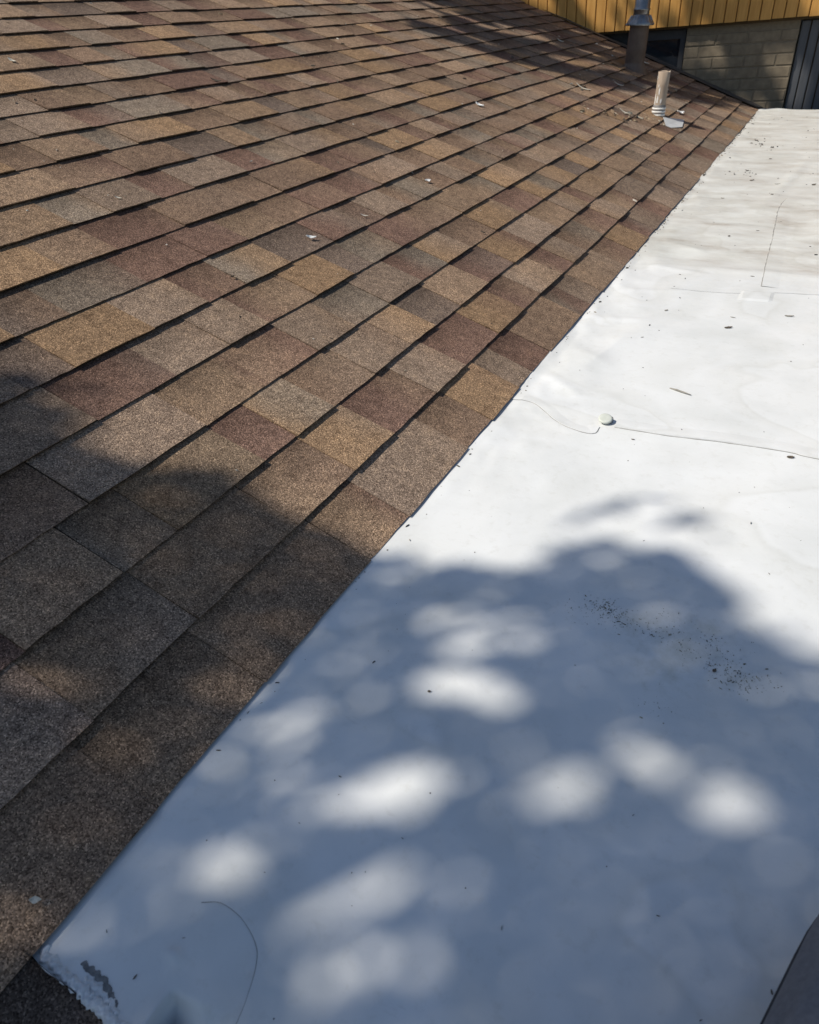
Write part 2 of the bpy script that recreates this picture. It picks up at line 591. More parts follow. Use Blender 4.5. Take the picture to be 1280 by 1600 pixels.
def mem_z(x, y):
    z = MEM_Z - MEM_SLOPE * x
    z += 0.0030 * fbm(x * 2.2, y * 1.6, 0.3, 3)
    # ripples across the older far sheets
    far = min(1, max(0, (y - 2.2) / 0.5))
    z += far * (0.0022 * fbm(x * 3.5, y * 8.0, 4.0, 3) + 0.003 * fbm(x * 5.0, y * 3.0, 14.0, 3) * min(1, max(0, (x - 0.3) / 0.2)))
    # bulges where the sheet runs in under the shingles
    edge = math.exp(-max(0, x) / 0.07)
    z += edge * (0.0032 + 0.004 * fbm(y * 2.6, 2.2, 0.0, 2)) * (1 if y > 0.5 else 0.4)
    for (bx, by, sx, sy, a, hh) in ((0.10, 1.70, 0.05, 0.16, 0.25, 0.006), (0.20, 1.95, 0.06, 0.14, -0.3, 0.006),
                                    (0.09, 2.25, 0.05, 0.10, 0.5, 0.006), (0.12, 1.43, 0.06, 0.03, 0.2, 0.004),
                                    (0.08, 2.7, 0.05, 0.12, 0.3, 0.006), (0.10, 3.1, 0.06, 0.14, -0.2, 0.006), (0.08, 3.6, 0.05, 0.16, 0.1, 0.006),
                                    (0.45, 2.62, 0.30, 0.03, 0.0, 0.004), (0.30, 3.2, 0.2, 0.05, 0.0, 0.005),
                                    (0.42, 4.2, 0.03, 0.6, -0.1, 0.006), (0.62, 3.3, 0.05, 0.25, 0.1, 0.007)):
        dx, dy = x - bx, y - by
        u = (dx * math.cos(a) + dy * math.sin(a)) / sx
        v = (-dx * math.sin(a) + dy * math.cos(a)) / sy
        z += hh * math.exp(-u * u - v * v)
    for (x0, y0, x1, y1, wd, hh) in ((0.02, 1.60, 0.16, 1.50, 0.016, 0.005), (0.05, 1.78, 0.17, 1.70, 0.03, 0.004), (0.03, 2.02, 0.20, 2.06, 0.03, 0.006),
                                     (0.05, 2.3, 0.26, 2.36, 0.02, 0.004), (0.12, 1.66, 0.17, 1.95, 0.03, 0.004), (0.02, 2.6, 0.3, 2.55, 0.03, 0.006),
                                     (0.03, 2.95, 0.25, 2.8, 0.03, 0.006), (0.05, 1.40, 0.2, 1.33, 0.012, 0.003), (0.5, 2.9, 0.7, 3.4, 0.05, 0.006)):
        ux, uy = x1 - x0, y1 - y0
        ln2 = ux * ux + uy * uy
        t = ((x - x0) * ux + (y - y0) * uy) / ln2
        if -0.3 < t < 1.3:
            dd = abs((x - x0) * uy - (y - y0) * ux) / math.sqrt(ln2)
            if dd < wd * 5:
                z += hh * math.exp(-dd / wd) * math.exp(-((t - 0.5) / 0.45) ** 4)
    if y > 0.9:
        z += math.exp(-max(0, x) / 0.10) * min(1, x / 0.03 if x > 0 else 0) * 0.009 * fbm(y * 5.0 + x * 4, x * 7.0 - y * 1.5, 21.0, 3) * min(1, (y - 0.9) / 0.3)
    # pucker with a sharp left lip near the torn end
    ax, ay = 0.1576, 0.0927
    fold = ay + 0.15 * (x - ax) - y
    lip = ax + 0.12 * max(0, ay - y)
    if fold > 0 and lip < x < lip + 0.10:
        q_ = (x - lip) / 0.10
        z -= min(0.05, 2.2 * fold) * (1 - q_) ** 2.2
    if x <= lip and x > lip - 0.02 and y < ay:
        z += 0.006 * (1 - (lip - x) / 0.02) * min(1, (ay - y) / 0.02)
    d2 = ((x - 0.136) / 0.009) ** 2 + ((y - 0.1168) / 0.006) ** 2
    z += 0.006 * math.exp(-d2)
    d2 = ((x - 0.146 + 0.5 * (y - 0.105)) / 0.006) ** 2 + ((y - 0.105) / 0.014) ** 2
    z += 0.0025 * math.exp(-d2)
    # far end turns up a little at the wall
    if y > 6.6:
        z += 0.05 * ((y - 6.6) / 0.25) ** 2 * (0.25 + 0.75 * math.exp(-((x - 0.12) / 0.12) ** 2)) * 0.3
    return z


def steps(a, b, d_):
    n = max(1, int(round((b - a) / d_)))
    return [a + (b - a) * i / n for i in range(n)]


xs = steps(-0.03, 0.95, 0.0055) + steps(0.95, 2.4, 0.06) + [2.4]
ys = steps(0.046, 0.36, 0.0035) + steps(0.36, 2.9, 0.012) + steps(2.9, 6.86, 0.02) + [6.86]
mv = [Vector((x, y + (0.006 * fbm(x * 14, 0.0, 7.0, 3) if y < 0.047 else 0) + (0.02 * fbm(x * 5, 0, 2.0, 2) if y > 6.85 else 0), mem_z(x, y))) - F0 for y in ys for x in xs]
nx = len(xs)
mf = [(j * nx + i, j * nx + i + 1, (j + 1) * nx + i + 1, (j + 1) * nx + i) for j in range(len(ys) - 1) for i in range(nx - 1)]
sheet = mesh_obj('membrane_sheet', mv, mf, M_MEM, flat, smooth=True)
slab = MB()
slab.box(0.03, 2.38, 0.06, 6.84, -0.30, -0.075)
s_ = slab.build('roof_slab', M_WALLPAINT)
s_.parent = flat
s_.matrix_parent_inverse = Matrix.Translation(-F0)
sk = MB()
n0 = [(x, 0.05, mem_z(x, 0.05) - 0.002) for x in xs if x >= 0]
n1 = [(x, 0.052, -0.09) for x in xs if x >= 0]
kk = len(n0)
sk.add(n0 + n1, [(i, i + kk, i + kk + 1, i + 1) for i in range(kk - 1)])
s_ = sk.build('end_fascia', M_FELT)
s_.parent = flat
s_.matrix_parent_inverse = Matrix.Translation(-F0)


def lap(name, pts, side, width=0.06, hgt=0.0022, grime=0.0016):
    """edge of an overlapping sheet: a small step along pts that feathers out towards 'side'"""
    P = [Vector(q_) for q_ in pts]
    dense = []
    Q = [P[0] * 2 - P[1]] + P + [P[-1] * 2 - P[-2]]
    for j in range(1, len(Q) - 2):
        n = max(4, int((Q[j + 1] - Q[j]).length / 0.008))
        for i in range(n):
            t = i / n
            dense.append(0.5 * ((2 * Q[j]) + (Q[j + 1] - Q[j - 1]) * t + (2 * Q[j - 1] - 5 * Q[j] + 4 * Q[j + 1] - Q[j + 2]) * t * t
                                + (3 * Q[j] - Q[j - 1] - 3 * Q[j + 1] + Q[j + 2]) * t ** 3))
    dense.append(P[-1])
    vs_, fs_ = [], []
    for i, c in enumerate(dense):
        t = (dense[min(i + 1, len(dense) - 1)] - dense[max(i - 1, 0)])
        t = Vector((t.x, t.y)).normalized()
        nrm = Vector((-t.y, t.x)) * side
        wob = 0.0015 * fbm(c.x * 9, c.y * 9, 1.0, 2)
        hh = hgt * (1 + 0.5 * fbm(c.x * 6, c.y * 6, 8.0, 2))
        for off, up in ((0.0, -0.001), (0.0004, hh), (width * 0.4, hh * 0.7), (width, -0.0006)):
            x, y = c.x + nrm.x * (off + wob), c.y + nrm.y * (off + wob)
            vs_.append(Vector((x, y, mem_z(x, y) + up)) - F0)
    for i in range(len(dense) - 1):
        for k in range(3):
            a = i * 4 + k
            fs_.append((a, a + 1, a + 5, a + 4))
    o = mesh_obj(name, vs_, fs_, M_MEM, flat)
    gv, gf = [], []
    for i, c in enumerate(dense):
        t = (dense[min(i + 1, len(dense) - 1)] - dense[max(i - 1, 0)])
        t = Vector((t.x, t.y)).normalized()
        nrm = Vector((-t.y, t.x)) * side
        wob = 0.0015 * fbm(c.x * 9, c.y * 9, 1.0, 2)
        g_w = grime * (0.75 + 0.7 * fbm(c.x * 30, c.y * 30, 6.0, 2))
        for off in (-g_w, 0.0003):
            x, y = c.x + nrm.x * (off + wob), c.y + nrm.y * (off + wob)
            gv.append(Vector((x, y, mem_z(x, y) + 0.0005)) - F0)
    gf = [(i * 2, i * 2 + 1, i * 2 + 3, i * 2 + 2) for i in range(len(dense) - 1)]
    mesh_obj('seam_grime', gv, gf, M_GRIME, o)
    return o


lap('lap_seam', [(0.95, 1.43), (0.6813, 1.415), (0.6276, 1.4195), (0.5224, 1.4149), (0.3932, 1.3964), (0.2682, 1.3881)], -1, 0.05, 0.0026, 0.0024)
lap('lap_seam', [(0.004, 1.4283), (0.0535, 1.4299), (0.0952, 1.404), (0.1593, 1.3529), (0.2301, 1.3409), (0.2379, 1.3756)], 1, 0.035, 0.0016)
lap('lap_seam', [(0.4418, 3.7603), (0.4274, 3.5791), (0.4365, 3.2965), (0.4467, 3.0498), (0.4549, 2.7511), (0.4657, 2.4778)], 1, 0.06, 0.0026, 0.0036)
lap('lap_seam', [(0.20, 2.366), (0.304, 2.3713), (0.3996, 2.3837), (0.52, 2.43), (0.8, 2.47)], 1, 0.06, 0.0010, 0.0009)
lap('lap_seam', [(0.1264, 0.1697), (0.1463, 0.1791), (0.1753, 0.1775), (0.206, 0.1649), (0.2188, 0.1512), (0.2275, 0.1299), (0.2347, 0.1015), (0.24, 0.05)], 1, 0.05, 0.0009, 0.0005)
# square patch over the T joint
pv, pf = [], []
px_ = [0.408 + 0.104 * i / 8 for i in range(9)]
py_ = [2.322 + 0.10 * j / 6 for j in range(7)]
for j, y in enumerate(py_):
    for i, x in enumerate(px_):
        e_ = -0.0006 if (i in (0, 8) or j in (0, 6)) else 0.0028
        pv.append(Vector((x, y + 0.01 * (x - 0.408) / 0.1, mem_z(x, y) + e_)) - F0)
pf = [(j * 9 + i, j * 9 + i + 1, (j + 1) * 9 + i + 1, (j + 1) * 9 + i) for j in range(6) for i in range(8)]
mesh_obj('seam_patch', pv, pf, M_MEM, flat)

# lumpy torn end with sealant
def bead(name, pts, wid, hgt, mat, seed, n=90, seg=7):
    vs_, fs_ = [], []
    P = [Vector((a, b, 0)) for a, b in pts]
    for i in range(n + 1):
        f = i / n * (len(P) - 1)
        k = min(int(f), len(P) - 2)
        c = P[k].lerp(P[k + 1], f - k)
        t = (P[k + 1] - P[k]).normalized()
        nr = Vector((-t.y, t.x, 0))
        taper = min(1, i / 4, (n - i) / 4) ** 0.5
        for q_ in range(seg + 1):
            a = q_ / seg
            w = (a - 0.5) * wid * taper * (1 + 0.5 * fbm(i * 0.16, a * 2 + seed, seed, 2))
            x, y = c.x + nr.x * w, c.y + nr.y * w + 0.004 * fbm(i * 0.13, seed, 0, 2)
            up = hgt * taper * math.sin(math.pi * a) ** 0.6 * (0.75 + 0.7 * fbm(i * 0.22, a * 3.0, seed + 4, 3))
            vs_.append(Vector((x, y, mem_z(x, max(y, 0.05)) + up - (0.004 if q_ in (0, seg) else 0.0))) - F0)
    for i in range(n):
        for q_ in range(seg):
            a = i * (seg + 1) + q_
            fs_.append((a, a + 1, a + seg + 2, a + seg + 1))
    return mesh_obj(name, vs_, fs_, mat, flat, smooth=True)


b1 = bead('sealant_bead', [(0.002, 0.055), (0.04, 0.051), (0.08, 0.049), (0.12, 0.046), (0.19, 0.045)], 0.0135, 0.0045, M_SEAL, 1.0, 140)
b1['label'] = 'ragged white sealant along the torn membrane end'
b2 = bead('old_sealant', [(0.052, 0.0655), (0.075, 0.067), (0.10, 0.062), (0.118, 0.054)], 0.008, 0.002, M_SEALD, 5.0, 70)
bead('sealant_bead', [(0.066, 0.0575), (0.10, 0.0575), (0.125, 0.051)], 0.008, 0.003, M_SEAL, 9.0, 60)

# ------------------------------------------------------------------ round cap on the seam
cap = empty('seam_cap', (0.2421, 1.4032, mem_z(0.2421, 1.4032)))
cap.scale = (0.86, 0.86, 0.86)
tag(cap, 'small round pale plastic cap sitting where the membrane seams meet', 'cap')
m = MB()
m.lathe([(0.0, 0.016), (0.014, 0.0165), (0.0175, 0.0155), (0.0185, 0.013), (0.0175, 0.0105), (0.0, 0.010)], 28,
        mat=Matrix.Rotation(R(14), 4, 'X') @ Matrix.Rotation(R(6), 4, 'Y'))
m.build('cap_disc', M_CAP, cap, True)
m = MB()
m.lathe([(0.010, -0.001), (0.009, 0.004), (0.007, 0.012)], 16, cap1=True)
m.build('cap_stem', M_LEAD, cap, True)
m = MB()
m.tube([(0.012 + 0.008 * math.cos(a), 0.004 + 0.010 * math.sin(a), 0.006 + 0.006 * math.sin(a * 1.5)) for a in [i * 0.4 for i in range(-4, 9)]], 0.0011, 6)
m.build('wire_clip', M_LEAD, cap, True)


# ------------------------------------------------------------------ small litter
def leaf_mesh(name, L_, W_, curl, mat, cols, seed):
    r_ = random.Random(seed)
    vs_, fs_, cs = [], [], []
    n = 8
    for i in range(n + 1):
        t = i / n
        w = W_ * math.sin(math.pi * min(0.98, max(0.03, t)) ** 0.85) * r_.uniform(0.75, 1.15)
        x = (t - 0.5) * L_
        z = curl * (2 * t - 1) ** 2
        for side, up in ((-1, 0.35), (0, 0.0), (1, 0.35)):
            vs_.append((x, side * w * 0.5 + r_.uniform(-.05, .05) * W_, z + up * W_ * 0.5 + 0.0006))
            c = lerp(cols[0], cols[1], r_.random())
            cs.append(c)
    for i in range(n):
        for k in range(2):
            a = i * 3 + k
            fs_.append((a, a + 3, a + 4, a + 1))
    o = mesh_obj(name, vs_, fs_, mat)
    mod = o.modifiers.new('thickness', 'SOLIDIFY')
    mod.thickness = max(0.0004, W_ * 0.06)
    set_col(o, cs)
    return o


BROWN = ((0.055, 0.044, 0.034), (0.15, 0.125, 0.095))
GREYB = ((0.20, 0.19, 0.165), (0.32, 0.30, 0.265))
PALE = ((0.45, 0.41, 0.33), (0.66, 0.62, 0.53))
WHITE = ((0.74, 0.73, 0.70), (0.82, 0.81, 0.78))
mem_litter = [
    (0.4178, 2.0774, 0.030, 0.015, BROWN, 0.5, 'dry_leaf', 'dark curled leaf on the white membrane below the square patch'),
    (0.4187, 2.1636, 0.020, 0.006, GREYB, -0.3, 'dry_leaf', 'thin grey leaf fragment just beyond the dark curled leaf'),
    (0.5656, 2.2265, 0.032, 0.013, GREYB, 0.1, 'dry_leaf', 'grey brown leaf on the membrane by the right edge of the picture'),
    (0.2274, 2.1591, 0.018, 0.010, GREYB, 0.9, 'dry_leaf', 'small grey leaf scrap on the membrane near its bulging shingle side'),
    (0.6292, 1.3982, 0.018, 0.015, BROWN, 0.2, 'seed_pod', 'small brown pod lying beside the long membrane seam'),
    (0.319, 1.3504, 0.010, 0.005, BROWN, 0.0, 'seed_pod', 'tiny dark seed just below the round cap'),
    (0.2245, 0.5396, 0.007, 0.005, BROWN, 0.4, 'seed_pod', 'tiny dark seed on a bright sun patch of the shaded membrane'),
    (0.2845, 4.7409, 0.03, 0.020, BROWN, 0.2, 'dry_leaf', 'dark leaf on the far membrane nearest the brick wall'),
    (0.2526, 4.144, 0.05, 0.022, BROWN, 0.6, 'dry_leaf', 'largest brown leaf among the far membrane litter'),
    (0.3776, 4.0739, 0.05, 0.014, GREYB, 0.1, 'dry_leaf', 'long thin grey leaf on the far membrane'),
    (0.5374, 4.105, 0.05, 0.026, BROWN, 0.8, 'dry_leaf', 'crumpled brown leaf at the far right of the membrane'),
    (0.172, 3.714, 0.036, 0.016, GREYB, -0.4, 'dry_leaf', 'grey leaf on the far membrane close to the shingle edge'),
    (0.2887, 3.0535, 0.022, 0.016, BROWN, 0.9, 'dry_leaf', 'small dark leaf alone left of the long lengthwise seam'),
    (0.4503, 3.3322, 0.024, 0.012, BROWN, 0.1, 'dry_leaf', 'small dark leaf touching the lengthwise membrane seam'),
    (0.5776, 0.752, 0.010, 0.008, BROWN, 1.2, 'seed_pod', 'largest dark crumb in the dirt patch on the shaded membrane'),
    (0.688, 0.3636, 0.006, 0.003, BROWN, 1.9, 'seed_pod', 'tiny dark seed beside the charcoal stand-in object'),
    (0.1144, 0.0833, 0.007, 0.0024, BROWN, 1.5, 'seed_pod', 'thin dark seed near the torn membrane end'),
]
for i, (x, y, l_, w_, cols, a, nm, lab) in enumerate(mem_litter):
    o = leaf_mesh(nm, l_ * (0.5 if y > 2.9 else 0.75), w_ * (0.5 if y > 2.9 else 0.65), l_ * 0.05, M_BITS, cols, i + 3)
    o.location = (x, y, mem_z(x, y) + 0.0005)
    o.rotation_euler = (0.1, -0.05, a)
    tag(o, lab, 'leaf' if nm == 'dry_leaf' else 'seed', 'bits of tree litter on the membrane')
tw = MB()
tw.tube([(-0.026, 0.012, 0.002), (-0.008, 0.004, 0.0035), (0.010, -0.003, 0.003), (0.028, -0.009, 0.002)], [0.0012, 0.0022, 0.002, 0.0008], 7)
o = tw.build('twig', noisy_mat('twig_bark', *GREYB, 60, 0.9), None, True)
o.location = (0.3688, 1.6147, mem_z(0.3688, 1.6147))
tag(o, 'short straight grey twig lying on the sunlit membrane', 'twig')


def chips(name, spots, mat, zf, label, cat):
    """uncountable crumbs: list of (x, y, radius, colour)"""
    vs_, fs_, cs = [], [], []
    r_ = random.Random(len(spots) * 7 + 1)
    for (x, y, rad, col) in spots:
        a0 = r_.uniform(0, 6.28)
        n = r_.choice([4, 5, 6])
        asp = r_.uniform(0.35, 1.0)
        if r_.random() < 0.3:
            asp, rad = 0.16, rad * 2.6
        base = len(vs_)
        for lev, up in ((1.0, 0.0), (0.75, rad * r_.uniform(0.25, 0.6))):
            for k in range(n):
                a = 2 * math.pi * k / n
                rr = rad * lev * r_.uniform(0.7, 1.2)
                dx, dy = rr * math.cos(a), rr * math.sin(a) * asp
                p_ = zf(x + dx * math.cos(a0) - dy * math.sin(a0), y + dx * math.sin(a0) + dy * math.cos(a0), up)
                vs_.append(p_)
                cs.append(col)
        for k in range(n):
            j = (k + 1) % n
            fs_.append((base + k, base + j, base + n + j, base + n + k))
        fs_.append(tuple(base + n + k for k in range(n)))
    o = mesh_obj(name, vs_, fs_, mat)
    set_col(o, cs)
    return tag(o, label, cat, kind='stuff')


def mem_pt(x, y, up):
    return Vector((x, y, mem_z(x, y) + up + 0.0003))


cr = random.Random(5)
spots = []
CL = [(0.3562, 0.7766, 8), (0.3921, 0.8141, 26), (0.4143, 0.8084, 34), (0.4153, 0.7855, 18), (0.4465, 0.8002, 12), (0.4733, 0.7901, 12), (0.5052, 0.7977, 18), (0.4939, 0.83, 8),
      (0.5632, 0.8106, 12), (0.5829, 0.7989, 12), (0.5776, 0.756, 14), (0.5987, 0.7467, 20), (0.6197, 0.7467, 26), (0.6386, 0.7633, 14), (0.5995, 0.773, 16), (0.5464, 0.7747, 12), (0.517, 0.6524, 8)]
for (x, y, n) in CL:
    for _ in range(n * 3):
        g_ = cr.choice([(0.05, 0.045, 0.03), (0.09, 0.085, 0.045), (0.14, 0.13, 0.07), (0.20, 0.18, 0.11), (0.28, 0.26, 0.18)])
        spots.append((x + cr.gauss(0, 0.015), y + cr.gauss(0, 0.012), cr.choice([0.0003, 0.0004, 0.0005, 0.0006, 0.001]), g_))
chips('leaf_crumbs', spots, M_BITS, mem_pt, 'scatter of dark leaf crumbs in the shade on the white membrane', 'crumbs')
spots = []
for _ in range(260):
    y = 0.1 + 6.5 * cr.random() ** 1.5
    x = cr.uniform(0.02, 0.95)
    spots.append((x, y, cr.choice([0.0008, 0.001, 0.0013]) * (0.7 + 0.45 * y), cr.choice([(0.03, 0.03, 0.03), (0.07, 0.06, 0.05), (0.2, 0.19, 0.17)])))
for (x, y) in [(0.1463, 5.4548), (0.1829, 5.282), (0.16, 5.33), (0.20, 5.2), (0.24, 5.05), (0.15, 4.3), (0.2, 4.3353), (0.22, 4.3)]:
    for _ in range(5):
        spots.append((x + cr.gauss(0, 0.02), y + cr.gauss(0, 0.05), cr.uniform(0.002, 0.007), (0.13, 0.12, 0.11)))
for _ in range(150):
    y = 0.3 + 6.2 * cr.random()
    spots.append((0.006 + abs(cr.gauss(0, 0.012)), y, cr.choice([0.001, 0.0014, 0.002]) * (0.7 + 0.3 * y), cr.choice([(0.10, 0.08, 0.055), (0.2, 0.16, 0.11), (0.05, 0.045, 0.04)])))
chips('dirt_specks', spots, M_BITS, mem_pt, 'tiny dark dirt specks all over the white membrane', 'dirt')


def shingle_pt(s, y, up):
    t = (s / E) % 1.0
    return roof_pt(s, y, 0.0108 * (1 - 0.72 * t) + up + 0.0012)


spots = []
LT = [(0.7973, 4.501, 20), (0.7069, 4.5482, 30), (0.6752, 4.7275, 34), (0.6051, 4.7081, 34), (0.5564, 4.7655, 30), (0.511, 4.8398, 30), (0.9705, 4.8237, 12), (0.9509, 5.0401, 14), (0.4698, 4.9011, 16)]
for (s, y, n) in LT:
    for _ in range(n // 2):
        spots.append((s + cr.gauss(0, 0.035), y + cr.gauss(0, 0.08), cr.choice([0.002, 0.003, 0.004, 0.009]),
                      cr.choice([(0.32, 0.25, 0.16), (0.20, 0.14, 0.09), (0.08, 0.06, 0.045), (0.45, 0.40, 0.31)])))
for _ in range(420):
    s, y = cr.uniform(0.05, 3.6), cr.uniform(0.3, 6.8)
    spots.append((s, y, cr.choice([0.0015, 0.002, 0.003]) * (0.7 + 0.25 * y), cr.choice([(0.30, 0.25, 0.18), (0.10, 0.08, 0.06), (0.52, 0.48, 0.41), (0.2, 0.15, 0.1)])))
chips('bark_litter', spots, M_BITS, shingle_pt, 'crumbs of bark and needles collected above the short vent pipe', 'litter')
roof_bits = [
    (0.7647, 1.6486, 0.030, 0.016, WHITE, 0.9, 'white chip with a pointed end on a shingle left of centre'),
    (1.106, 3.6028, 0.042, 0.028, WHITE, 0.4, 'white scrap on the upper middle of the shingle roof'),
    (0.7804, 2.4246, 0.026, 0.016, WHITE, 1.2, 'small white scrap on the shingles near the centre of the picture'),
    (0.7557, 1.9321, 0.026, 0.006, PALE, 0.7, 'thin pale sliver on a grey shingle'),
    (1.5502, 6.1188, 0.05, 0.025, PALE, 0.2, 'pale scrap in the tree shadow on the far shingles'),
    (0.3985, 5.4612, 0.07, 0.04, WHITE, 1.1, 'cream chip standing right of the short vent pipe'),
    (0.983, 6.7453, 0.06, 0.03, PALE, 0.3, 'pale scrap at the foot of the tall flue pipe'),
    (0.6268, 4.7855, 0.07, 0.018, PALE, 0.1, 'pale bark strip in the litter left of the vent pipe'),
    (1.7327, 2.3782, 0.04, 0.012, BROWN, 0.8, 'dark twig scrap high on the left of the shingles'),
    (2.0674, 1.7562, 0.03, 0.014, PALE, 0.2, 'pale scrap on the shingles at the left edge'),
    (1.1948, 1.3506, 0.018, 0.006, PALE, 0.5, 'thin pale needle on the left shingles'),
    (0.8606, 5.4459, 0.07, 0.02, PALE, 0.4, 'pale chip at the tip of the branch shadow'),
    (0.9609, 4.9301, 0.10, 0.02, PALE, 0.15, 'splintered pale bark piece below the branch shadow'),
    (0.036, 0.083, 0.012, 0.007, PALE, 0.6, 'pale husk on the shaded shingle by the torn membrane corner'),
]
for i, (s, y, l_, w_, cols, a, lab) in enumerate(roof_bits):
    o = leaf_mesh('bark_chip', l_, w_, l_ * 0.12, M_BITS, cols, i + 60)
    o.location = shingle_pt(s, y, 0.001)
    o.rotation_euler = (0.0, TH + 0.05, 0)
    o.rotation_euler.rotate_axis('Z', a)
    tag(o, lab, 'chip', 'pale scraps lying on the shingles')

# bent sheet metal scrap beside the vent pipe
fv_ = []
for (s, y) in [(0.4411, 5.0951), (0.3333, 5.2847), (0.300, 5.05), (0.345, 4.93), (0.381, 4.9308)]:
    fv_.append(shingle_pt(s, y, 0.001))
up_ = Vector((ST, 0, CT))
fv_ = [v + up_ * (0.002 if i in (1, 2) else 0.0) for i, v in enumerate(fv_)]
o = mesh_obj('flashing_scrap', fv_, [(0, 1, 2, 3, 4)], M_SHEET)
mod = o.modifiers.new('thickness', 'SOLIDIFY')
mod.thickness = 0.002
tag(o, 'flat pale sheet metal scrap on the shingles beside the short vent pipe', 'scrap metal')

# ------------------------------------------------------------------ vent pipe and flue
B = Vector((-0.446, 5.128, 0.178))
vp = empty('vent_pipe', B)
vp.rotation_euler = (0, 0.035, 0)
tag(vp, 'short weathered tan vent pipe with a white ringed collar near the wall', 'vent pipe')
m = MB()
prof = [(0.036, -0.04), (0.036, 0.08), (0.0355, 0.16), (0.036, 0.238), (0.0335, 0.240), (0.031, 0.236), (0.031, 0.06), (0.0, 0.058)]
m.lathe(prof, 26)
for i in range(len(m.v)):
    if m.v[i].z > 0.23:
        a = math.atan2(m.v[i].y, m.v[i].x)
        m.v[i].z += 0.006 * fbm(math.cos(a) * 1.5, math.sin(a) * 1.5, 2.0, 2)
m.build('pipe', M_PVC, vp, True)
for zc in (0.006, 0.024, 0.042):
    m = MB()
    m.lathe([(0.036, zc - 0.007), (0.0415, zc - 0.004), (0.0425, zc), (0.0415, zc + 0.004), (0.036, zc + 0.007)], 26)
    m.build('collar_ring', M_PEEL, vp, True)
m = MB()
m.lathe([(0.0375, -0.01), (0.0395, 0.0), (0.0385, 0.058), (0.037, 0.062)], 26)
m.build('collar', M_LEAD, vp, True)
m = MB()
pr = random.Random(3)
for (ang, z0, hh, w) in [(-1.9, 0.065, 0.055, 0.35), (-1.75, 0.115, 0.05, 0.25), (-2.4, 0.06, 0.07, 0.3), (-1.3, 0.07, 0.03, 0.3), (-2.0, 0.15, 0.03, 0.15), (-2.6, 0.19, 0.04, 0.2)]:
    ring = []
    for k in range(9):
        a = 2 * math.pi * k / 9
        aa = ang + w * 0.5 * math.cos(a) * pr.uniform(0.6, 1.1)
        zz = z0 + hh * 0.5 * (1 + math.sin(a) * pr.uniform(0.6, 1.1))
        ring.append((0.0368 * math.cos(aa), 0.0368 * math.sin(aa), zz))
    m = MB()
    m.add(ring, [tuple(range(9))])
    m.build('peeling_paint', M_PEEL, vp)

FB = Vector((-0.892, 6.268, 0.355))
fl = empty('flue_pipe', FB)
fl.rotation_euler = (0, 0.045, 0)
tag(fl, 'tall brown flue pipe with a shiny metal upper section before the yellow siding', 'flue pipe')
m = MB()
m.lathe([(0.071, -0.08), (0.071, 0.12), (0.073, 0.132), (0.071, 0.145), (0.070, 0.292)], 30)
m.build('lower_pipe', M_BROWNPIPE, fl, True)
m = MB()
m.lathe([(0.100, 0.282), (0.102, 0.288), (0.094, 0.305), (0.064, 0.342), (0.058, 0.348)], 30)
co = m.build('storm_collar', M_GALV, fl, True)
for k in range(20):
    m = MB()
    a = 2 * math.pi * k / 20
    c_, s2 = math.cos(a), math.sin(a)
    m.add([(0.1005 * c_ - 0.004 * s2, 0.1005 * s2 + 0.004 * c_, 0.286), (0.1005 * c_ + 0.004 * s2, 0.1005 * s2 - 0.004 * c_, 0.286),
           (0.068 * c_ + 0.002 * s2, 0.068 * s2 - 0.002 * c_, 0.342), (0.068 * c_ - 0.002 * s2, 0.068 * s2 + 0.002 * c_, 0.342),
           (0.1045 * c_, 0.1045 * s2, 0.288), (0.071 * c_, 0.071 * s2, 0.344)],
          [(0, 4, 5, 3), (4, 1, 2, 5)])
    m.build('crimp', M_GALV, co)
m = MB()
m.lathe([(0.056, 0.330), (0.056, 0.370), (0.060, 0.374), (0.060, 0.382), (0.056, 0.386), (0.055, 0.930)], 30)
m.build('upper_pipe', M_GALV, fl, True)
m = MB()
m.lathe([(0.11, 0.970), (0.112, 0.976), (0.07, 1.010), (0.0, 1.030)], 30)
m.lathe([(0.004, 0.880), (0.004, 0.980)], 6, mat=Matrix.Translation((0.05, 0, 0)))
m.lathe([(0.004, 0.880), (0.004, 0.980)], 6, mat=Matrix.Translation((-0.05, 0, 0)))
m.build('rain_cap', M_GALV, fl, True)
m = MB()
m.add([shingle_pt(0.96 + a, 6.268 + b, 0.002) - FB for a, b in ((-0.16, -0.17), (-0.16, 0.17), (0.16, 0.17), (0.16, -0.17))], [(0, 1, 2, 3)])
m.lathe([(0.105, -0.03), (0.09, 0.015), (0.074, 0.05)], 26)
m.build('base_flashing', M_BROWNPIPE, fl)

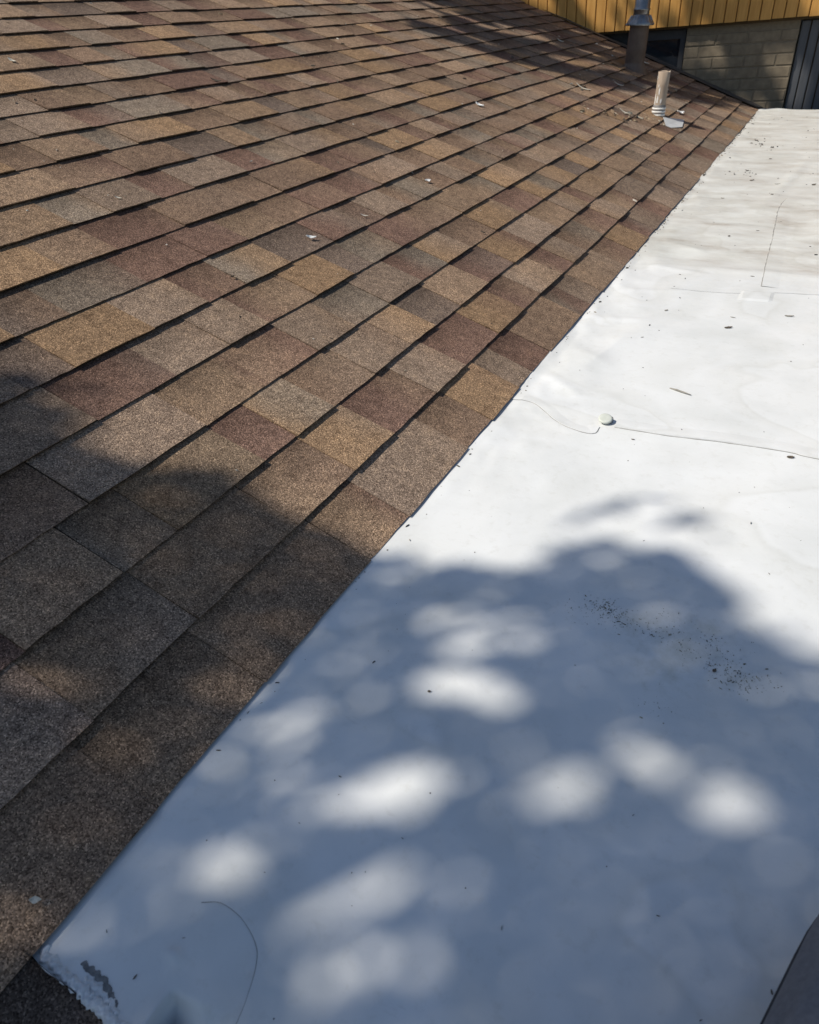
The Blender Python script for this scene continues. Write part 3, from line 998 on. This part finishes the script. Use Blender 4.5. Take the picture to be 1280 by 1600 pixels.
# ------------------------------------------------------------------ wall at the far end
WY = 7.16
wall = empty('neighbouring_wall', (0, WY, 0))
tag(wall, 'yellow boarded upper wall over tan brick at the far end of the roofs', 'wall')
m = MB()
m.box(-3.6, 2.2, 0.03, 0.22, 0.604, 3.0)
m.build('siding_backing', M_GROOVE, wall)
br = random.Random(12)
x = -3.58
bw = 0.088
while x < 2.1:
    m = MB()
    dy = br.uniform(-0.0015, 0.0015)
    zb = 0.590 + br.uniform(-0.002, 0.002)
    w = bw - 0.006
    y0_ = 0.008 + dy
    m.add([(x, 0.03, zb), (x, y0_ + 0.005, zb), (x + 0.005, y0_, zb), (x + w - 0.005, y0_, zb), (x + w, y0_ + 0.005, zb), (x + w, 0.03, zb),
           (x, 0.03, 2.9), (x, y0_ + 0.005, 2.9), (x + 0.005, y0_, 2.9), (x + w - 0.005, y0_, 2.9), (x + w, y0_ + 0.005, 2.9), (x + w, 0.03, 2.9)],
          [(i, i + 1, i + 7, i + 6) for i in range(5)] + [(5, 4, 3, 2, 1, 0)])
    o = m.build('siding_board', M_SIDING, wall)
    x += bw
m = MB()
m.box(-3.6, 2.2, 0.032, 0.21, 0.572, 0.600)
m.build('siding_sill', M_GROOVE, wall)
# brick pier, each brick a piece
m = MB()
m.box(-0.70, 0.15, 0.075, 0.35, -3.2, 0.570)
brick_wall = m.build('brick_wall', M_MORTAR, wall)
CH = 0.083
for r_i in range(-2, 8):
    z0 = -0.06 + r_i * CH
    x = -0.70 - (0.12 if r_i % 2 else 0)
    while x < 0.15:
        xa, xb = max(x, -0.702), min(x + 0.232, 0.152)
        if xb - xa > 0.03 and z0 + CH < 0.60:
            m = MB()
            pd = br.uniform(-0.002, 0.002)
            m.box(xa, xb, 0.0705 + pd, 0.1, z0 + 0.005, z0 + CH - 0.006)
            o = m.build('brick', M_BRICK, brick_wall)
            bevel(o, 0.003, 1)
        x += 0.244
# dark window left of the brick
win = MB()
win.box(-1.9, -0.703, 0.16, 0.30, -0.4, 0.57)
win.build('window_recess', M_FRAME, wall)
m = MB()
for a in ((-1.16, -0.71, 0.10, 0.13, 0.50, 0.565), (-1.16, -0.71, 0.10, 0.13, 0.17, 0.225), (-1.16, -1.12, 0.10, 0.13, 0.226, 0.499), (-0.75, -0.71, 0.10, 0.13, 0.226, 0.499)):
    m.box(*a)
fr = m.build('window_frame', M_FRAME, wall)
m = MB()
m.box(-1.118, -0.752, 0.118, 0.124, 0.2265, 0.4985)
m.build('window_pane', M_GLASS, fr)
# blue grey boards on the right
m = MB()
m.box(0.16, 2.2, 0.12, 0.3, -3.2, 0.568)
bk = m.build('door_backing', M_GROOVE, wall)
x = 0.162
while x < 1.5:
    m = MB()
    m.box(x, x + 0.062, 0.098 + br.uniform(-.003, .003), 0.121, -0.6, 0.563)
    o = m.build('door_board', M_DARKWOOD, bk)
    bevel(o, 0.004, 1)
    x += 0.07
# added dark strip over the wall gap, standing in for the shaded band
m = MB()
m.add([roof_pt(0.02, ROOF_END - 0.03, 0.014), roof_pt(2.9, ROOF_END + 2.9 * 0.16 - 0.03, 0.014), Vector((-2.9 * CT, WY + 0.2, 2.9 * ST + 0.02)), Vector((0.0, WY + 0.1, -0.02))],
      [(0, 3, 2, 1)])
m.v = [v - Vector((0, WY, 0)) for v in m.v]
o = m.build('wall_gap_strip', noisy_mat('painted_shade_strip', (0.05, 0.046, 0.044), (0.09, 0.085, 0.08), 12, 0.6, metal=0.2), wall)

# ------------------------------------------------------------------ guessed stand-in for an unidentified dark grey edge in the corner
bag_standin = empty('corner_standin', (0.853, 0.197, mem_z(0.85, 0.2)))
bag_standin.rotation_euler = (0, 0, R(-18))
tag(bag_standin, 'guessed charcoal stand-in for an unidentified dark grey edge with a seam, cut off by the lower right corner', 'bag_standin')


def soft_box_pt(u, v, sx, sy, sz):
    """rounded soft box: u in [0, 2pi), v in [-1, 1]"""
    c, s = math.cos(u), math.sin(u)
    pw = 0.32
    x = sx * math.copysign(abs(c) ** pw, c)
    y = sy * math.copysign(abs(s) ** pw, s)
    k = (1 - abs(v) ** 5) ** 0.28
    bulge = 1 + 0.05 * fbm(c * 1.5, s * 1.5, v * 1.5, 3)
    return Vector((x * k * bulge, y * k * bulge, sz * (1 + v)))


nu, nv = 64, 24
vs_ = [soft_box_pt(2 * math.pi * i / nu, -1 + 2 * j / nv, 0.20, 0.26, 0.075) for j in range(nv + 1) for i in range(nu)]
fs_ = [(j * nu + i, j * nu + (i + 1) % nu, (j + 1) * nu + (i + 1) % nu, (j + 1) * nu + i) for j in range(nv) for i in range(nu)]
mesh_obj('standin_body', vs_, fs_, M_CLOTH, bag_standin, True)
m = MB()
m.tube([soft_box_pt(2 * math.pi * i / 96, 0.05, 0.2005, 0.2605, 0.075) for i in range(97)], 0.0026, 7)
m.build('piping', M_PIPING, bag_standin, True)
m = MB()
m.tube([(-0.09, 0, 0.145), (-0.085, 0, 0.19), (-0.04, 0.01, 0.215), (0.04, 0.01, 0.215), (0.085, 0, 0.19), (0.09, 0, 0.145)], 0.009, 8)
m.build('handle', M_PIPING, bag_standin, True)

# ------------------------------------------------------------------ the trees that shade the roofs
E1 = Vector((0.59975329, -0.80018498, 0.0))
E2 = Vector((0.60866365, 0.45620455, 0.6491579))
MAIN_EDGE = [(-0.895, -0.212), (-0.933, -0.014), (-0.97, 0.078), (-0.967, 0.114), (-0.904, 0.127), (-0.817, 0.114), (-0.8, 0.135), (-0.763, 0.166), (-0.769, 0.202), (-0.771, 0.245), (-0.733, 0.257), (-0.679, 0.297), (-0.647, 0.328), (-0.614, 0.346), (-0.604, 0.39), (-0.576, 0.438), (-0.54, 0.484), (-0.518, 0.557), (-0.535, 0.592), (-0.545, 0.642), (-0.535, 0.704), (-0.515, 0.735), (-0.48, 0.755), (-0.439, 0.762), (-0.386, 0.781), (-0.32, 0.759), (-0.276, 0.777), (-0.257, 0.813), (-0.185, 1.001)]
MAIN_GAPS = [(-0.472, 0.469, 0.36), (-0.37, 0.428, 0.7), (-0.366, 0.463, 0.3), (-0.365, 0.499, 0.6), (-0.304, 0.412, 1.1), (-0.306, 0.389, 0.6), (-0.288, 0.436, 0.8), (-0.26, 0.455, 0.6), (-0.163, 0.343, 1.05), (-0.156, 0.317, 1), (-0.151, 0.286, 0.6), (-0.151, 0.25, 0.42), (-0.053, 0.294, 1.15), (-0.046, 0.267, 1.0), (-0.032, 0.24, 0.8), (-0.136, 0.474, 1.5), (-0.187, 0.552, 0.85), (-0.121, 0.577, 0.55), (-0.15, 0.563, 0.5), (-0.065, 0.622, 0.95), (-0.118, 0.63, 0.3), (0.009, 0.641, 0.35), (0.04, 0.319, 0.4), (0.028, 0.283, 0.45), (0.036, 0.252, 0.4), (-0.093, 0.175, 0.62), (-0.108, 0.163, 0.5), (-0.307, 0.319, 0.2), (-0.202, 0.402, 0.2), (-0.274, 0.547, 0.2), (-0.198, 0.667, 0.25), (-0.309, 0.777, 0.5), (-0.037, 0.554, 0.15), (-0.035, 0.37, 0.2), (0.072, 0.411, 0.12), (-0.058, 0.06, 0.28), (-0.344, 0.042, 0.45), (-0.331, 0.062, 0.3), (-0.349, 0.176, 0.45), (-0.338, 0.16, 0.3), (-0.259, 0.089, 0.4), (-0.203, 0.076, 0.25), (-0.166, 0.057, 0.25), (-0.069, 0.011, 0.4), (-0.045, 0.018, 0.3), (-0.425, 0.306, 0.12), (0.1, 0.61, 0.1)]
HALF_SHADE = [(-0.539, 0.562), (-0.603, 0.596), (-0.665, 0.66), (-0.687, 0.745), (-0.648, 0.819), (-0.59, 0.834), (-0.47, 0.77), (-0.49, 0.68), (-0.5, 0.58)]
FAR_SHADE = [(-6.855, 1.802), (-6.087, 1.73), (-5.709, 1.739), (-5.864, 1.941), (-5.706, 2.031), (-5.839, 2.213), (-5.511, 2.217), (-5.57, 2.466), (-5.322, 2.516), (-5.395, 2.694), (-5.354, 2.86), (-5.556, 3.145), (-5.508, 3.155), (-5.929, 3.193), (-6.361, 2.948), (-6.6, 2.787), (-7.011, 2.535), (-7.104, 2.609)]
FAR_BRANCH = [(-5.005, 1.464), (-5.042, 1.612), (-4.929, 1.723), (-4.966, 1.831), (-5.082, 2.071), (-5.125, 2.299), (-5.095, 2.44), (-4.825, 2.319), (-4.701, 2.089), (-4.706, 1.942), (-4.643, 1.731), (-4.681, 1.651), (-4.737, 1.508), (-4.758, 1.403)]
FAR_GAPS = [(-5.549, 2.064), (-5.969, 2.284), (-5.508, 2.196), (-6.391, 2.596), (-5.672, 2.401), (-6.095, 2.647), (-5.196, 2.176), (-4.865, 2.281), (-5.382, 2.643), (-5.351, 2.735), (-5.46, 2.891), (-5.55, 3.011), (-5.54, 1.901)]
WALL_BAND = [(-6.906, 2.705), (-6.839, 2.68), (-6.774, 2.638), (-6.716, 2.616), (-6.54, 2.739), (-6.583, 2.759), (-6.711, 2.8), (-6.784, 2.817)]
WALL_SHADE = [(-6.196, 3.332), (-6.152, 3.195), (-6.12, 3.007), (-5.749, 3.207), (-5.407, 3.546), (-5.502, 3.849), (-5.626, 3.753), (-5.663, 3.825)]
WALL_GAPS = [(-6.053, 3.275, 0.8), (-6.1, 3.202, 0.4), (-5.707, 3.543, 1), (-5.667, 3.591, 0.6), (-5.672, 3.504, 0.9), (-5.779, 3.48, 0.4), (-5.858, 3.203, 0.5), (-5.783, 3.275, 0.5), (-5.692, 3.445, 0.5)]
WALL_LEAVES = [(-6.494, 2.938), (-6.283, 3.165), (-6.208, 3.185), (-6.373, 3.043), (-6.428, 3.049), (-6.243, 3.138)]

MAIN_EDGE += [(0.2, 1.4), (1.5, 1.2), (1.6, -1.0), (-0.6, -1.3), (-1.3, -0.8)]


def inside(poly, u, v):
    c = False
    j = len(poly) - 1
    for i in range(len(poly)):
        (xi, yi), (xj, yj) = poly[i], poly[j]
        if (yi > v) != (yj > v) and u < (xj - xi) * (v - yi) / (yj - yi) + xi:
            c = not c
        j = i
    return c


def leaf_quads(spots, seed, thick):
    """spots: (u, v, depth along the sun direction, length)"""
    r_ = random.Random(seed)
    vs_, fs_ = [], []
    for (u, v, dep, ln) in spots:
        c = u * E1 + v * E2 + dep * L
        nrm = (L + 0.75 * Vector((r_.gauss(0, 1), r_.gauss(0, 1), r_.gauss(0, 1))) * 0.55).normalized()
        a = nrm.orthogonal().normalized()
        a.rotate(Matrix.Rotation(r_.uniform(0, 6.28), 3, nrm))
        b = nrm.cross(a)
        w = ln * r_.uniform(0.5, 0.7)
        n = len(vs_)
        vs_ += [c - a * ln * 0.5, c + b * w * 0.5 - nrm * 0.06 * ln, c + a * ln * 0.5, c - b * w * 0.5 - nrm * 0.06 * ln]
        fs_.append((n, n + 1, n + 2, n + 3))
    return vs_, fs_


tr = random.Random(17)
D1, SUNR = 5.7, 0.00465
spots = []
u = -1.35
while u < 1.6:
    core = u < 0.40
    v = -1.3
    while v < 1.4:
        near = core and v > -0.35
        st = 0.0072 if near else 0.018
        uu, vv = u + tr.uniform(-.6, .6) * st, v + tr.uniform(-.6, .6) * st
        wu = uu + 0.030 * noise.noise(Vector((uu * 17, vv * 17, 5.0))) + 0.014 * noise.noise(Vector((uu * 45, vv * 45, 2.0)))
        wv = vv + 0.030 * noise.noise(Vector((uu * 17, vv * 17, 9.0))) + 0.014 * noise.noise(Vector((uu * 45, vv * 45, 7.0)))
        ok = inside(MAIN_EDGE, wu, wv) or (noise.noise(Vector((uu * 16, vv * 16, 8.3))) > 0.10 and tr.random() < 0.8 and inside(HALF_SHADE, uu, vv))
        if ok:
            for (gu, gv, gb) in MAIN_GAPS:
                rh = D1 * SUNR * (0.92 * gb if gb > 0.39 else 0.75 * gb + 0.06)
                if (uu - gu) ** 2 + (vv - gv) ** 2 < (rh + (0.004 if gb > 0.39 else 0.001)) ** 2:
                    ok = False
                    break
        if ok and near and uu < -0.04 - 0.2 * max(0, vv - 0.3) and noise.noise(Vector((uu * 36, vv * 36, 3.3))) > (0.42 if vv - 0.15 * uu > 0.22 else 0.60):
            ok = False                                   # small chance gaps all through the crown
        if ok and (near or tr.random() < 0.97):
            spots.append((uu, vv, D1 + tr.uniform(-0.9, 0.9), (0.024 if near else 0.08) * tr.uniform(0.8, 1.2)))
        v += st
    u += 0.0072 if core else 0.018
vs_, fs_ = leaf_quads(spots, 1, 0.5)


def tree(name, base, top, targets, crown, label, seed):
    t = empty(name, base)
    r_ = random.Random(seed)
    m = MB()
    b = Vector(base)
    top = Vector(top)
    n = 10
    path = []
    for i in range(n + 1):
        f = i / n
        path.append(b.lerp(top, f) + Vector((0.12 * math.sin(f * 5 + seed), 0.12 * math.cos(f * 4), 0)) * f - b)
    m.tube(path, [0.26 * (1 - 0.62 * i / n) for i in range(n + 1)], 14)
    m.build('trunk', M_BARK, t, True)
    for tg in targets:
        m = MB()
        st = path[r_.choice([6, 7, 8, 9])]
        en = Vector(tg) - b
        pts_ = []
        for i in range(9):
            f = i / 8
            pts_.append(st.lerp(en, f) + Vector((0, 0, 0.5 * math.sin(math.pi * f))) + Vector((r_.uniform(-.06, .06), r_.uniform(-.06, .06), 0)) * f)
        m.tube(pts_, [0.085 * (1 - 0.85 * i / 8) for i in range(9)], 8)
        m.build('limb', M_BARK, t, True)
    o = mesh_obj('crown', [v - b for v in crown[0]], crown[1], M_LEAF, t)
    tag(t, label, 'tree')
    return t


def canopy_at(u, v, dep):
    return u * E1 + v * E2 + dep * L


tree('locust_tree', (-6.2, -5.6, -3.2), (-5.4, -4.6, 5.6),
     [canopy_at(0.6, 0.3, D1 + 0.75), canopy_at(-0.3, 0.75, D1 + 0.75), canopy_at(1.2, -0.4, D1 + 0.7), canopy_at(-0.5, -0.3, D1 + 0.8)],
     (vs_, fs_), 'small leaved tree behind the camera dappling the near roof with shade', 3)

# second crown, by the far wall
D2 = 6.0
spots = []


def fill(poly, st, ln, gaps, keep=1.0):
    us = [q_[0] for q_ in poly]
    vv_ = [q_[1] for q_ in poly]
    u = min(us)
    while u < max(us):
        v = min(vv_)
        while v < max(vv_):
            a, b = u + tr.uniform(-.6, .6) * st, v + tr.uniform(-.6, .6) * st
            if inside(poly, a, b) and tr.random() < keep and not any((a - g_[0]) ** 2 + (b - g_[1]) ** 2 < (g_[2] + 0.008) ** 2 for g_ in gaps):
                spots.append((a, b, D2 + tr.uniform(-0.5, 0.5), ln * tr.uniform(0.8, 1.2)))
            v += st
        u += st


fg = [(a, b, tr.uniform(0.025, 0.05)) for a, b in FAR_GAPS]
fill(FAR_SHADE, 0.0135, 0.05, fg)
fill(FAR_BRANCH, 0.0135, 0.05, [])
FAR_HALF = [(-5.6, 1.75), (-5.0, 1.6), (-4.95, 1.83), (-5.06, 2.07), (-5.1, 2.3), (-4.95, 2.45), (-5.12, 2.75), (-5.3, 2.95), (-5.45, 2.9), (-5.36, 2.7), (-5.3, 2.5), (-5.55, 2.45), (-5.5, 2.2), (-5.84, 2.2), (-5.7, 2.03), (-5.86, 1.93)]
n_before = len(spots)
fill(FAR_HALF, 0.0135, 0.05, [])
spots[n_before:] = [q_ for q_ in spots[n_before:] if noise.noise(Vector((q_[0] * 5.5, q_[1] * 5.5, 1.3))) > -0.12]
# crown extension over roof and wall, added above the frame to block sky
fill([(-7.6, 1.0), (-6.6, 0.5), (-5.9, 0.9), (-5.72, 1.70), (-6.05, 1.70), (-6.8, 1.80), (-7.1, 2.55), (-7.6, 2.3)], 0.022, 0.08, [])
fill([(-7.12, 2.9), (-6.95, 2.86), (-6.86, 2.80), (-6.78, 2.84), (-6.72, 2.98), (-6.5, 3.24), (-6.2, 3.48), (-5.67, 3.86), (-5.4, 4.1), (-5.5, 4.9), (-6.4, 4.6), (-7.1, 3.8)], 0.022, 0.08, [(-6.6, 3.3, 0.09), (-6.2, 3.9, 0.07), (-6.0, 3.6, 0.05)])
fill(WALL_BAND, 0.012, 0.045, [])
fill(WALL_SHADE, 0.012, 0.045, [(a, b, 0.052 * math.sqrt(c)) for a, b, c in WALL_GAPS])
for (a, b) in WALL_LEAVES:
    for _ in range(16):
        spots.append((a + tr.gauss(0, 0.022), b + tr.gauss(0, 0.022), D2 + tr.uniform(-.4, .4), 0.05))
crown2 = leaf_quads(spots, 2, 0.4)
tree('shade_tree', (-8.2, 4.5, -3.2), (-7.6, 4.8, 5.4),
     [canopy_at(-5.7, 2.4, D2 + 0.7), canopy_at(-6.5, 2.7, D2 + 0.65), canopy_at(-5.8, 3.4, D2 + 0.7), canopy_at(-4.9, 1.9, D2 + 0.6)],
     crown2, 'leafy tree beside the house shading the far shingles and brick', 8)
